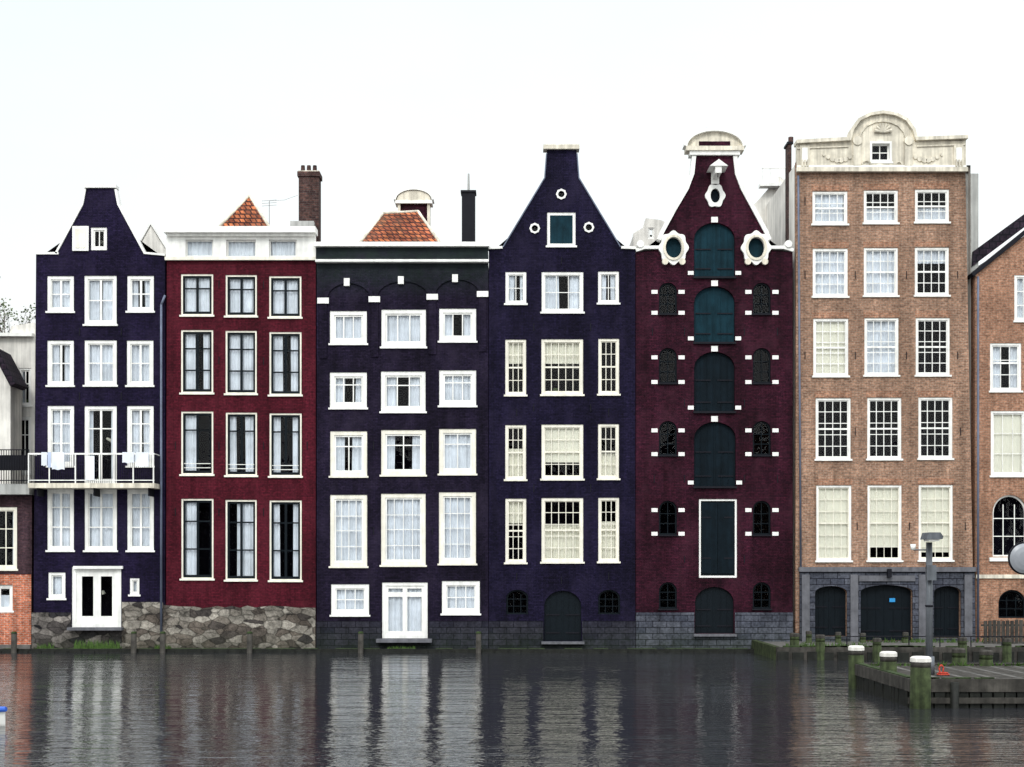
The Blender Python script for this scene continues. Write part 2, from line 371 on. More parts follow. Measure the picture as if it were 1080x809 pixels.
# ================================================================ HOUSE 1
h=House('indigo_gabled_canal_house',106)
for y0,y1,c in ((292,329,'full'),(360,407,'full'),(429,492,'full'),(517,581,'full')):
    for i,(x0,x1) in enumerate(((50,78),(89,123),(134,162))):
        yy1=y1; cc=c
        if i==1 and y0==292: yy1=343
        if i==1 and y0==429: yy1=510; cc='narrow'
        if R()<.2 and cc=='full': cc='sides'
        rows=(.5,) if y0==360 or y0==292 else (.27,.63)
        h.win(x0,x1,y0-1,yy1,fw=3.4,nx=2,rows=rows,mw=1.2,mull=2.2,cur=cc)
h.win(96,113,240,264,fw=2.6,nx=2,rows=(),cur='none',sill=False)
h.bx('open_shutter','white',77,94,239,265,-.10,-.04); h.bx('open_shutter','cream',80,91,242,262,-.115,-.101)
h.win(51,69,604,632,fw=3,nx=1,rows=(),cur='full')
h.win(137,147,610,628,fw=2,nx=1,rows=(),cur='full')
h.win(76,128,598,662,fw=4,nx=2,rows=(),sw=6,mw=8,cur='none',sill=False)
h.bx('door_canopy','white',78,130,597,600,-.12,-.002)
out=[(35,690),(174,690),(174,270),(152,268),(124,216),(121,197),(91,197),(88,216),(60,268),(38,268)]
h.body(out,'indigo',shoulder=272,roof=(106,222))
cp=h.p('gable_coping','white')
cp.band(h.poly([(62,268.5),(38,268.5)][::-1]),.10,-.06,.3)
cp.band(h.poly([(60,268),(88,216),(91,200)]),.09,-.06,.36)
cp.band(h.poly([(121,200),(124,216),(152,268),(174,270)]),.09,-.06,.36)
h.bx('gable_coping','white',89,123,195,198.5,-.10,.40)
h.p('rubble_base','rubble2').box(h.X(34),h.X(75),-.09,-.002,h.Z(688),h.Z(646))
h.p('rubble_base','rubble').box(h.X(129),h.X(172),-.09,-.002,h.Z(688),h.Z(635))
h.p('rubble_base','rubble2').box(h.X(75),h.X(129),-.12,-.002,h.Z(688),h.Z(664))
h.bx('door_step','greyst',74,131,661.5,664.5,-.45,-.0025)
h.bx('balcony_slab','stone',38,169,511,516,-1.0,-.002)
rl=h.p('balcony_railing','white')
yf=-0.97
rl.box(h.X(38),h.X(169),yf-.03,yf+.03,h.Z(481.5),h.Z(479.8))
rl.box(h.X(38),h.X(169),yf-.015,yf+.015,h.Z(508.5),h.Z(507.6))
for x in (38.5,60,87,112,127,147,168): rl.box(h.X(x-.6),h.X(x+.6),yf-.026,yf+.026,h.Z(511),h.Z(481.6))
for i in range(60):
    x=38+131*i/60+1; h.p('balcony_bars','iron').cyl((h.X(x),yf,h.Z(511)),(h.X(x),yf,h.Z(481)),.011,n=5)
for sx in (38.5,168.5):
    rl.box(h.X(sx-.4),h.X(sx+.4),yf+.03,-.002,h.Z(481),h.Z(480)); 
    for i in range(7): h.p('balcony_bars','iron').cyl((h.X(sx),yf+.14*(i+1),h.Z(511)),(h.X(sx),yf+.14*(i+1),h.Z(481)),.009,n=5)
for x in (46,105,162): h.bx('balcony_brackets','iron',x-.7,x+.7,516,524,-.8,-.002)
def cloth(part,mat,x0,x1,y0,y1):
    pt=h.p(part,mat,True); n=10; pr=None
    for i in range(n+1):
        x=h.X(x0+(x1-x0)*i/n); yy=yf-.045+.014*math.sin(i*1.9)
        a=pt.av(x,yy,h.Z(y1)+.02*math.sin(i)); b=pt.av(x,yf-.045,h.Z(y0))
        if pr: pt.f.append([pr[0],a,b,pr[1]])
        pr=(a,b)
cloth('towel','curtain',52,58,479,493); cloth('towel_pale','towel',58.5,62,479,495); cloth('towel_white','curtain',63,76,479,497); cloth('towel_white','curtain',98,107,483,508); cloth('bedsheet','curtain',136,148,479,490); cloth('bedsheet','curtain',150,163,479,494)
h.p('drainpipe','zinc',True).cyl((h.X(171),-.16,h.Z(681)),(h.X(171),-.16,h.Z(322)),.05)
h.p('drainpipe','zinc',True).cyl((h.X(171),-.16,h.Z(322)),(h.X(174.5),-.08,h.Z(312)),.05)
anchors(h,[(84,350),(128,350),(84,418),(128,418)])
h.done()

# ================================================================ HOUSE 2
h=House('red_canal_house',254,0.04)
for r,(y0,y1) in enumerate(((289,333),(348,415),(434,501),(526,611))):
    for i,(x0,x1) in enumerate(((191,225),(238,271),(284,318))):
        o=i*1.0
        h.win(x0,x1,y0+o,y1+o,fw=1.8,nx=2,rows=((.33,),(.28,.64),(.28,),(.27,.63))[r],mw=1.5,sw=2.2,mull=2.6,frame='cream',sash='blkpaint',cur='full' if r==0 else random.choice(['sides','full','part']))
        if r==2: 
            for q in (1,3.2): h.bx('window_guard_rails','white',x0+3,x1-3,y1+o-6-q*2,y1+o-5.3-q*2,-.0,.02)
for x0,x1 in ((196,225),(239,270),(284,313)): h.win(x0,x1,253,271,fw=1.0,nx=1,rows=(),cur='full',sill=False,sw=.5)
h.body([(175,690),(333,690),(333,250),(176,250)],'red',shoulder=252)
A=h.p('attic_frieze','white')
hp=[h.poly([(x0-.0,271),(x1,271),(x1,253),(x0,253)]) for x0,x1 in ((196,225),(239,270),(284,313))]
A.slab(h.poly([(175,274),(333.3,274),(333.3,247),(176,247)]),hp,h.d-.05,h.d-.002)
h.bx('cornice','white',175,334,241,247.3,-.42,.35); h.bx('cornice','white',177,332,247.3,250,-.22,-.052)
h.bx('cornice','cream',174.6,333.6,271.5,275,-.16,-.052)
top=[(172,689),(333,689),(333,641)]+[(333-8*i,640+ (R()-.5)*3) for i in range(1,20)]+[(173,638)]
h.p('rubble_base','rubble').slab(h.poly(top),[],h.d-.12,h.d-.002)
anchors(h,[(231,300),(278,300),(231,380),(278,381),(185,470),(231,470),(278,470),(324,470),(231,540),(278,540),(185,540)])
def P(px,py,d):
    k=(D+d)/D; return ((px-540)*S*k,d,ZC+(HZN-py)*S*k)
T=h.p('tiled_pyramid_roof','tiles')
a=P(225,246,3.2);b=P(288,246,3.2); ap=P(263,206,4.6); c=(b[0],6.2,b[2]); e=(a[0],6.2,a[2])
T.tri(a,b,ap);T.tri(b,c,ap);T.tri(c,e,ap);T.tri(e,a,ap)
for q in (a,b): h.p('hip_ridge_tiles','stone',True).cyl(q,ap,.07,n=8)
x0,_,z1=P(315,186,3.5); x1=P(336,186,3.5)[0]
h.p('chimney','chim').box(x0,x1,3.5,4.3,z1-3.2,z1)
h.p('chimney_crown','chim').box(x0-.06,x1+.06,3.44,4.36,z1,z1+.22)
h.p('chimney_pots','stone').box(x0-.03,x1+.03,3.47,4.33,z1+.22,z1+.27)
for q in (.15,.45,.75): h.p('chimney_pots','chim').cyl((x0+(x1-x0)*q,3.9,z1+.27),(x0+(x1-x0)*q,3.9,z1+.62),.11,.09,n=10)
x0,_,z0=P(306,250,3.0); h.p('roof_block','plasterg').box(x0,x0+1.1,3.0,3.4,z0-.3,z0+.75)
h.done()

# ================================================================ HOUSE 3
h=House('black_parapet_canal_house',425,0.0)
cols=((348,387),(402,449),(463,502))
rw=((328,363),(393,431),(455,503),(522,598))
for r,(y0,y1) in enumerate(rw):
    for i,(x0,x1) in enumerate(cols):
        o=-i*1.4; yy1=y1+(5 if r in(0,1) and i==1 else 0)
        nx,rows=((3,()),(3,(.3,)),(2,(.3,)),(4,(.27,.5,.75)))[r]
        h.win(x0,x1,y0+o,yy1+o,fw=4.2,nx=nx,rows=rows,mw=1.2 if r<3 else .8,sw=1.8,frame='cream' if r>1 else 'white',cur=('full' if R()<.6 else 'sides') if r<2 or r==3 else random.choice(['sides','full']))
h.win(349,389,616,649,fw=4.5,nx=3,rows=(.5,),cur='full',frame='white')
h.win(466,506,613,648,fw=4.5,nx=3,rows=(.5,),cur='full',frame='white')
h.win(403,451,614,673,fw=3.5,nx=2,rows=(.18,),sw=3,mw=5,cur='full',frame='white',sill=False)
for x0,x1,yt in ((345,391,299),(398,452,297),(459,506,295)):
    ho=arch(h.X(x0),h.X(x1),h.Z(322),h.Z(yt),17*S); 
    h.p('brick_arches','black').band(ho[2:],-.16,-.07,-.002)
for x,y in ((341,318),(395,316.5),(456,314),(509,311)):
    h.bx('arch_blocks','white',x-6,x+6,y-3.5,y+2.5,-.11,-.003)
    h.bx('pilasters','black',x-4,x+4,y+2.5,y+60,-.05,-.002)
for x,y in ((366,298),(423,296),(480,294)): h.bx('keystones','white',x-3,x+3,y-4,y+4,-.13,-.003)
h.body([(334,690),(515,690),(515,268),(334,268)],'black',shoulder=268)
h.bx('cornice','white',333,516,257.5,262,-.45,.3); h.bx('cornice_dark_band','black',334,515,262,275,-.22,-.002); h.bx('cornice','white',333.5,515.5,275,277.5,-.30,-.003)
h.bx('stone_foot','ashlar2',334,402,655,690,-.10,-.002); h.bx('stone_foot','ashlar2',452,515,655,690,-.10,-.002); h.bx('stone_foot','ashlar2',402,452,677,690,-.12,-.002)
h.bx('door_step','greyst',398,456,673.5,677,-.6,-.003)
anchors(h,[(394,350),(456,350),(394,470),(456,470),(394,560),(456,560)])
T=h.p('tiled_hipped_roof','tiles')
d0=3.0
a=P(375,262,d0);b=P(468,262,d0);c=P(441,223,5.2);e=P(404,225,5.2)
a2=(a[0],8.5,a[2]);b2=(b[0],8.5,b[2])
T.quad(a,b,c,e);T.tri(b,b2,c);T.tri(a2,a,e);T.quad(b2,a2,e,c)
for q,w in ((a,e),(b,c),(e,c)): h.p('ridge_tiles','stone',True).cyl(q,w,.07,n=8)
x0,_,z0=P(417,250,6.5);x1,_,z1=P(456,212,6.5)
h.p('rear_gable','burg').box(x0+.25,x1-.25,6.5,7.0,z0-1,z1-.15)
h.p('rear_gable_pilasters','stone').box(x0+.12,x0+.248,6.45,7.05,z0-1,z1-.152); h.p('rear_gable_pilasters','stone').box(x1-.248,x1-.12,6.45,7.05,z0-1,z1-.152)
h.p('rear_gable_cap','stone').slab(arch(x0+.08,x1-.08,z1,z1+.50,.46,16),[],6.4,7.1); h.p('rear_gable_cap','white').box(x0,x1,6.35,7.15,z1-.15,z1-.002)
h.p('rear_gable_cap','white').band(arch(x0+.03,x1-.03,z1,z1+.52,.5,16)[2:],-.10,6.33,7.15)
x0,_,z0=P(487,260,2.5);x1,_,z1=P(501,203,2.5)
h.p('chimney','iron').box(x0,x1,2.5,3.1,z0-.5,z1); h.p('chimney','iron').box(x0-.05,x1+.05,2.45,3.15,z1,z1+.1)
h.p('chimney_flue','plasterg').cyl(((x0+x1)/2,2.8,z1+.1),((x0+x1)/2,2.8,z1+.95),.06,.04,n=8)
h.done()

# ================================================================ HOUSE 4
h=House('blueblack_gabled_canal_house',592,-0.04)
for r,(y0,y1) in enumerate(((287,321),(358,417),(448,506),(526,594))):
    for i,(x0,x1) in enumerate(((533,555),(571,615),(631,653))):
        o=-i*.5; yy1=y1+(9 if (r==0 and i==1) else 0)
        if r==0: nx,ny=(3,2) if i==1 else (2,2)
        else: nx,ny=(5 if i==1 else 3),(4 if r<3 else 5)
        h.win(x0,x1,y0+o,yy1+o,fw=3.0 if i==1 else 2.6,nx=nx,rows=ny,mw=.75,mid=.5 if r else None,frame='white' if r==0 else 'cream',sash='white' if r==0 else 'cream',sw=1.0,
              cur={0:'sides',1:random.choice(['none','top','none']),2:random.choice(['blind','half','sides']),3:random.choice(['half','top','sides'])}[r],cmat='curtcr' if r else 'curtain')
h.win(577,607,224,260,fw=3,nx=1,rows=(),cur='none',sill=True)
h.bx('attic_shutter','teal',580,604,227,257,.04,.068)
for cx,cy in ((564,241),(621,240),(592,205)):
    i=oval(h.X(cx),h.Z(cy),3.4*S,3.4*S)
    h.p('oculus_rings','white').slab(oval(h.X(cx),h.Z(cy),5.4*S,5.4*S,24,8,.07),[i],h.d-.06,h.d-.002); h.holes.append(i)
    h.p('glass','glass').quad((h.X(cx-4),h.d+.1,h.Z(cy+4)),(h.X(cx+4),h.d+.1,h.Z(cy+4)),(h.X(cx+4),h.d+.1,h.Z(cy-4)),(h.X(cx-4),h.d+.1,h.Z(cy-4)))
h.archwin(574,613,623,676,16,'shutter','blkpaint')
h.archwin(534,557,622,648,8,'window'); h.archwin(631,654,622,648,8,'window')
out=[(515.5,692),(670,692),(670,263),(656,262),(610,188),(608,158),(577,158),(575,188),(529,262),(515.5,263)]
h.body(out,'indigo2',shoulder=266,roof=(592,200),bottom=692)
cp=h.p('gable_coping','white')
cp.band(h.poly([(513,263),(530,262.5)]),.11,-.12,.3); cp.band(h.poly([(655,262.5),(671,263)]),.11,-.12,.3)
c2=h.p('gable_edging','zinc')
c2.band(h.poly([(531,261),(575,188),(577,162)]),.05,-.09,.36); c2.band(h.poly([(608,162),(610,188),(654,261)]),.05,-.09,.36)
h.bx('crest','stone',573,611,153.5,158,-.16,.42)
h.p('crest','white').slab(h.poly([(575,153.5),(610,153.5),(607,149),(601,146),(592,144.5),(583,146),(578,149)]),[],h.d-.10,h.d+.36)
for x0,x1 in ((515.5,573),(614,670)): h.bx('ashlar_foot','ashlar2',x0,x1,655,692,-.08,-.002)
h.bx('ashlar_foot','ashlar2',573,614,679,692,-.10,-.002); h.bx('door_step','greyst',571,616,676.5,679,-.35,-.003)
anchors(h,[(563,345),(623,345),(563,430),(623,430),(545,435),(642,435),(563,515),(623,515),(592,275),(545,608),(642,608),(592,612)])
h.done()

# ================================================================ HOUSE 5
h=House('burgundy_warehouse_canal_house',753,-0.02)
ce=((732,775,235,292,'teal'),(732,775,302,361,'teal'),(732,775,371,434,'green'),(732,776,445,513,'green'))
for x0,x1,y0,y1,m in ce:
    h.archwin(x0,x1,y0,y1,17,'shutter',m)
    for x in (x0-6.5,x1+.5): h.bx('white_stone_blocks','white',x,x+6,y1-6,y1-2,-.03,-.002)
    h.bx('white_stone_blocks','white',750,757,y0-6,y0-.2,-.04,-.002)
    h.p('brick_arches','burg').band(arch(h.X(x0),h.X(x1),h.Z(y1),h.Z(y0),17*S)[2:],-.2,h.d-.025,h.d-.002)
    h.bx('shutter_sills','iron',x0-1,x1+1,y1,y1+2,-.12,.10)
h.win(737,777,526,609,fw=2.0,nx=2,rows=(),sash='blkpaint',cur='none',sill=False)
h.bx('hatch_door','green',740,756.7,530,605,.035,.067); h.bx('hatch_door','green',757.3,774,530,605,.035,.067)
for y in (545,588):
    h.bx('hatch_hinges','iron',740.5,750,y,y+1.4,.022,.034); h.bx('hatch_hinges','iron',764,773.5,y,y+1.4,.022,.034)
h.archwin(733,774,619,668,16,'shutter','blkpaint')
for x0 in (695,794):
    for j,(y0,y1) in enumerate(((298,331),(367,404),(444,480),(528,564),(614,642))):
        h.archwin(x0,x0+19,y0,y1,9,'window',ns=2)
        if j<4:
            for x in (x0-8,x0+20.5):
                h.bx('white_stone_blocks','white',x,x+6.5,y1-3,y1+1,-.03,-.002)
                h.bx('white_stone_blocks','white',x,x+6.5,y0+8,y0+12,-.03,-.002)
        h.bx('window_sills','iron',x0-1,x0+20,y1,y1+1.5,-.08,.09)
for cx,cy in ((710,262),(797,262)):
    i=oval(h.X(cx),h.Z(cy),8.5*S,11*S,28); h.holes.append(i)
    h.p('scrolled_oculus','white').slab(oval(h.X(cx),h.Z(cy),15*S,17*S,64,8,.07),[i],h.d-.16,h.d-.002)
    h.p('scrolled_oculus','stone').band(oval(h.X(cx),h.Z(cy),8.5*S,11*S,28),-.10,h.d-.22,h.d-.161,closed=True)
    h.p('oculus_shutters','teal').slab(oval(h.X(cx),h.Z(cy),8.4*S,10.9*S,28),[],h.d+.08,h.d+.12)
    for sx in (-1,1):
        h.p('scrolled_oculus','stone').cyl((h.X(cx+sx*9),h.d-.24,h.Z(cy+15)),(h.X(cx+sx*9),h.d-.1,h.Z(cy+15)),.14,n=12)
i=oval(h.X(754),h.Z(207),5*S,7.5*S,24); h.holes.append(i)
h.p('gable_oculus','white').slab(oval(h.X(754),h.Z(207),10*S,12*S,48,6,.08),[i],h.d-.12,h.d-.002)
h.p('oculus_shutters','green').slab(oval(h.X(754),h.Z(207),4.9*S,7.4*S,24),[],h.d+.06,h.d+.1)
out=[(670.5,692),(836,692),(836,266),(812,264),(806,246),(793,222),(781,200),(775,184),(773,164),(734,164),(732,184),(726,200),(713,222),(700,246),(694,264),(670.5,266)]
h.body(out,'burg',shoulder=268,roof=(753,205))
cp=h.p('gable_coping','white')
cp.band(h.poly([(697,254),(700,246),(713,222),(726,200),(732,184),(734,165)]),.18,-.12,.36)
cp.band(h.poly([(773,165),(775,184),(781,200),(793,222),(806,246),(809,254)]),.18,-.12,.36)
cp.band(h.poly([(671,266),(680,263),(696,263)]),.14,-.14,.3); cp.band(h.poly([(811,263),(826,263),(836,266)]),.14,-.14,.3)
for x in (675,831): h.p('coping_ends','white').cyl((h.X(x),-.2,h.Z(258)),(h.X(x),.2,h.Z(258)),.16,n=12)
h.bx('crest','white',727,780,160,164.3,-.16,.42); h.bx('crest','stone',723,784,155.5,160,-.24,.46)
cr=[(h.X(753.5+29*math.cos(t)),h.Z(155.5-16*math.sin(t))) for t in [math.pi*i/20 for i in range(21)]]
h.p('crest_field','stone').slab(cr,[],h.d-.04,h.d+.36)
h.p('crest','white').band(cr,-.16,h.d-.22,h.d+.42)
h.bx('crest_panel','burg',737,770,149.5,155.4,-.06,-.042)
h.bx('hoist_beam','white',750,758.5,180,194,-.02,.1); h.p('hoist_beam','white').box(h.X(751),h.X(757.5),-1.0,-.02,h.Z(189),h.Z(182))
h.p('hoist_beam_hood','white').slab(h.poly([(745,182),(764,182),(754.5,175)]),[],-1.05,.05)
h.p('hoist_hook','iron').cyl((h.X(754),-.9,h.Z(189)),(h.X(754),-.9,h.Z(193)),.02,n=6)
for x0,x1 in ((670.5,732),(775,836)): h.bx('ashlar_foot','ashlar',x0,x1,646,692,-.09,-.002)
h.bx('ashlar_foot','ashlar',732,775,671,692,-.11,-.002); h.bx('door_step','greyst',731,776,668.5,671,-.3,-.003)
anchors(h,[(688,350),(722,350),(785,350),(820,350),(722,425),(785,425),(722,505),(785,505),(690,505),(820,505),(722,590),(785,590)])
h.done()

# ================================================================ HOUSE 6
h=House('tan_brick_canal_house',932,-0.06)
cm=[['full','half','half'],['full','full','top'],['blind','full','none'],['none','none','none'],['blind','blind','blind']]
for r,(y0,y1) in enumerate(((202,237),(262,313),(336,397),(420,485),(512,592))):
    for i,(x0,x1) in enumerate(((857,894),(911,947),(965,1001))):
        q=(0,0,.8,3.5,4)[r]; o=(-1.2*i if r<1 else -.4*i)
        cu=cm[r][i]
        h.win(x0+q,x1+q,y0+o,y1+o,fw=2.2,nx=4,rows=(3,4,5,5,6)[r],mid=.5,mw=.8 if r<4 else .55,sw=1.1,frame='white',sash='white' if r<4 else 'cream',cur=cu,cmat='curtcr' if cu=='blind' else 'curtain')
        h.bx('flat_arches','tan2',x0+q-1,x1+q+1,y0+o-7,y0+o-.8,-.012,-.001)
for x0,x1,y0,y1 in ((859,893,618,671),(907,962,617,676),(984,1013,618,673)):
    h.archwin(x0,x1,y0,y1,7,'shutter','blkpaint',depth=.2)
w=(917,940,150,172)
h.body([(839,692),(1027,692),(1026,600),(1018,170),(840,170)],'tan',side='plaster',depth=9,shoulder=172,part='front_wall')
hs=[arch(h.X(a),h.X(b),h.Z(c),h.Z(d_),7*S) for a,b,d_,c in ((859,893,618,671),(907,962,617,676),(984,1013,618,673))]
h.p('stone_ground_floor','ashlar').slab(h.poly([(843,691),(1028,691),(1027,603),(843,603)]),hs,h.d-.12,h.d-.002)
h.bx('stone_string_course','greyst',842,1028,598,603,-.22,-.002)
for x in (849,900,972,1020): h.bx('stone_pilasters','greyst',x-4,x+4,606,688,-.2,-.121)
h.bx('door_lintels','greyst',905,964,607,613,-.19,-.121)
op=h.poly([(840,181),(1018,181),(1018,149),(964,150),(961,139),(954,129),(943,123.5),(930,121.5),(917,123.5),(906,129),(899,139),(896,150),(840,153)])
h.holes=[]
h.win(*w,fw=2.2,nx=2,rows=(.5,),cur='none',sill=True,dep=-.12)
h.p('attic_wall','stone').slab(op,h.holes,h.d-.10,h.d+.20)
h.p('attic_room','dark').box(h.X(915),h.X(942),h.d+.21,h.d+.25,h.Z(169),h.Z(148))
M_=h.p('attic_mouldings','stone')
M_.band(h.poly([(896,150),(899,139),(906,129),(917,123.5),(930,121.5),(943,123.5),(954,129),(961,139),(964,150)]),.13,h.d-.26,h.d+.35)
M_.band(h.poly([(905,150),(908,141),(914,134),(922,130.5),(930,129.5),(938,130.5),(946,134),(952,141),(955,150)]),.06,h.d-.16,h.d-.10)
M_.band(h.poly([(839,153),(896,150)]),.15,h.d-.30,h.d+.35); M_.band(h.poly([(964,150),(1019,148)]),.15,h.d-.30,h.d+.35)
M_.band(h.poly([(840,158),(894,156)]),.05,h.d-.16,h.d-.101); M_.band(h.poly([(966,156),(1017,154)]),.05,h.d-.16,h.d-.101)
h.bx('attic_cornice','stone',839,1019,178,182.5,-.28,-.102); h.bx('attic_cornice','white',840,1018,175.5,178,-.18,-.103)
for x in (848,1010): 
    h.bx('attic_pilasters','stone',x-5,x+5,154,175.5,-.17,-.102); h.bx('attic_pilasters','white',x-3,x+3,157,172,-.19,-.171)
    for j in (-3,0,3): h.bx('cornice_brackets','stone',x+j-.8,x+j+.8,170,177,-.26,-.195)
for x in (903,957):
    h.bx('attic_pilasters','stone',x-4,x+4,152,175.5,-.20,-.102)
    h.p('scrolls','stone').cyl((h.X(x),h.d-.26,h.Z(150)),(h.X(x),h.d-.102,h.Z(150)),.2,n=16)
for sx in (-1,1):
    pts=[(930+sx*(17+ 4*math.cos(t)),175-4*math.sin(t)) for t in [math.pi*j/8 for j in range(9)]]
    h.p('scrolls','stone').band(h.poly(pts),.05,h.d-.17,h.d-.101)
for i in range(7):
    t=math.pi*(i+.5)/7; h.p('shell_ornament','stone').cyl((h.X(930),h.d-.2,h.Z(141)),(h.X(930+9*math.cos(t)),h.d-.2,h.Z(141-9*math.sin(t))),.03,.09,n=8)
for i in range(8):
    a=i/7; 
    for sx in (-1,1): h.p('festoons','stone').cyl((h.X(930+sx*(30+a*32)),h.d-.16,h.Z(164+6*math.sin(a*math.pi))),(h.X(930+sx*(30+a*32)),h.d-.1,h.Z(164+6*math.sin(a*math.pi))),.07+.05*math.sin(a*math.pi),n=8)
anchors(h,[(849,212),(849,290),(902,290),(956,290),(1010,290),(849,375),(902,375),(956,375),(1010,375),(902,455),(1013,455),(904,555),(959,555),(1018,555)])
h.p('drainpipe','zinc',True).cyl((h.X(844),-.16,h.Z(598)),(h.X(841.5),-.16,h.Z(186)),.045)
h.bx('blue_door_notice','bluesign',939,945,631,635,.135,.153)
h.p('wall_lantern','iron').box(h.X(934),h.X(938),-.45,-.2,h.Z(609),h.Z(600)) ; h.p('wall_lantern','iron').box(h.X(935.5),h.X(936.5),-.2,-.19,h.Z(603),h.Z(602))
x0,_,z0=P(832,200,1.5); x1,_,z1=P(843,152,1.5)
h.p('chimney','chim').box(x0-.02,x1-.35,1.5,2.2,z0-3,z1); h.p('chimney_cap','iron').box(x0-.08,x1-.3,1.44,2.26,z1,z1+.1); h.p('chimney_cap','chim').cyl((x0+.15,1.8,z1+.1),(x0+.15,1.8,z1+.4),.12,n=10)
h.done()

h=House('plaster_stair_house',1026,0.6)
h.body([(1014,690),(1032,690),(1032,183),(1014,183)],'plasterg',shoulder=184,depth=7)
h.done()

# ================================================================ HOUSE 7
h=House('orange_brick_gabled_house',1090,-0.10)
h.win(1070,1106,290,339,fw=2.4,nx=4,rows=3,cur='sides'); 
h.win(1044,1077,362,413,fw=2.4,nx=3,rows=3,mid=.4,cur='sides',mw=.8); h.win(1096,1130,362,413,fw=2.4,nx=3,rows=3,cur='sides')
h.win(1045,1082,433,502,fw=2.4,nx=3,rows=3,mw=.6,cur='blind',cmat='curtcr'); h.win(1097,1132,433,502,fw=2.4,nx=3,rows=3,cur='blind',cmat='curtcr')
h.archwin(1047,1083,522,587,18,'window',fr='white',ns=3); h.archwin(1097,1132,522,587,18,'window',fr='white',ns=3)
h.archwin(1053,1082,622,652,14,'window'); 
h.body([(1029,692),(1160,692),(1160,285),(1094,238),(1029,290)],'tan2',shoulder=290,roof=(1094,240))
h.p('roof_verge','iron').band(h.poly([(1026,292),(1094,237),(1162,286)]),.16,-.25,.5)
Rr=h.p('front_roof_slope','tilesd')
Rr.slab(h.poly([(1030,278),(1031,262),(1094,216),(1094,230)]),[],.55,.9)
h.bx('sill_band','stone',1029,1160,606,610,-.08,-.002)
h.bx('window_surrounds','white',1043,1087,588,592,-.12,-.003)
h.p('drainpipe','zinc',True).cyl((h.X(1031),-.17,h.Z(680)),(h.X(1031),-.17,h.Z(292)),.05)
h.done()

# ================================================================ LEFT SIDE
h=House('low_brick_house',-10,0.1)
h.win(-16,18,535,601,fw=3,nx=3,rows=3,frame='cream',sash='cream',cur='narrow')
h.win(-14,14,617,645,fw=3,nx=2,rows=(),cur='half')
hl=h.holes[-1]
h.body([(-120,690),(33.5,690),(33.5,522),(-120,522)],'brownb',shoulder=523,depth=6)
h.p('lower_brickwork','orangeb').slab(h.poly([(-120,680),(33.2,680),(33.2,606),(-120,606)]),[hl],h.d-.05,h.d-.002)
h.bx('terrace_slab','plasterg',-120,35,511,522,-.5,6); h.bx('stone_foot','concrete',-120,33,680,692,-.1,-.002)
t=h.p('terrace_railing','iron')
t.box(h.X(-120),h.X(35),-.45,-.40,h.Z(476),h.Z(475)); t.box(h.X(-120),h.X(35),-.445,-.405,h.Z(508),h.Z(507))
for i in range(60): x=h.X(-120+155*i/59); t.box(x-.012,x+.012,-.44,-.41,h.Z(511),h.Z(476))
t.box(h.X(-120),h.X(35),-.40,-.38,h.Z(497),h.Z(481))
h.done()
h=House('pale_plaster_house',10,7.0)
h.win(20,33,388,428,fw=2,nx=2,rows=(.4,),cur='narrow',frame='white'); h.win(19,33,440,500,fw=2,nx=2,rows=(.3,),cur='none',frame='white')
h.win(-22,-8,388,428,fw=2,nx=2,rows=(.4,),cur='narrow'); 
h.body([(-90,620),(60,620),(60,352),(35,340),(12,344),(10,352),(-90,352)],'plaster',shoulder=355,bottom=620)
h.bx('cornice','white',-90,36,352,355.5,-.3,-.002)
h.done()
h=House('dark_roofed_house',-20,5.0)
h.body([(-120,600),(11,600),(11,405),(-5,375),(-40,350),(-120,350)],'plaster',shoulder=405,bottom=600,depth=1.6)
h.p('roof_edge','tilesd').band(h.poly([(-60,345),(-5,374),(13,408)]),.3,h.d-.3,h.d+1.4)
h.done()
h=House('white_rear_gable',160,4.0)
h.body([(140,420),(190,420),(190,268),(174,262),(159,238),(146,262),(140,268)],'plaster',shoulder=268,bottom=420,depth=3)
h.p('gable_coping','white').band(h.poly([(143,265),(159,237),(177,265)]),.08,h.d-.06,h.d+.3); h.done()
h=House('white_rear_dormer_house',690,5.0)
h.win(683,690,240,252,fw=1,nx=1,rows=(),cur='none',sill=False)
h.body([(668,420),(715,420),(715,240),(697,232),(681,230),(678,240),(668,246)],'plaster',shoulder=246,bottom=420,depth=3); h.done()
h=House('white_rear_house',815,7.0)
h.body([(785,420),(850,420),(850,205),(822,186),(797,214),(785,222)],'plaster',shoulder=222,bottom=420,depth=3)
h.bx('roof_terrace','white',800,840,196,199,-.5,0); 
for x in (803,811,819,827): h.bx('terrace_posts','white',x-.4,x+.4,180,196,-.4,-.34)
h.bx('terrace_posts','white',802,830,179,180.4,-.4,-.34)
h.done()

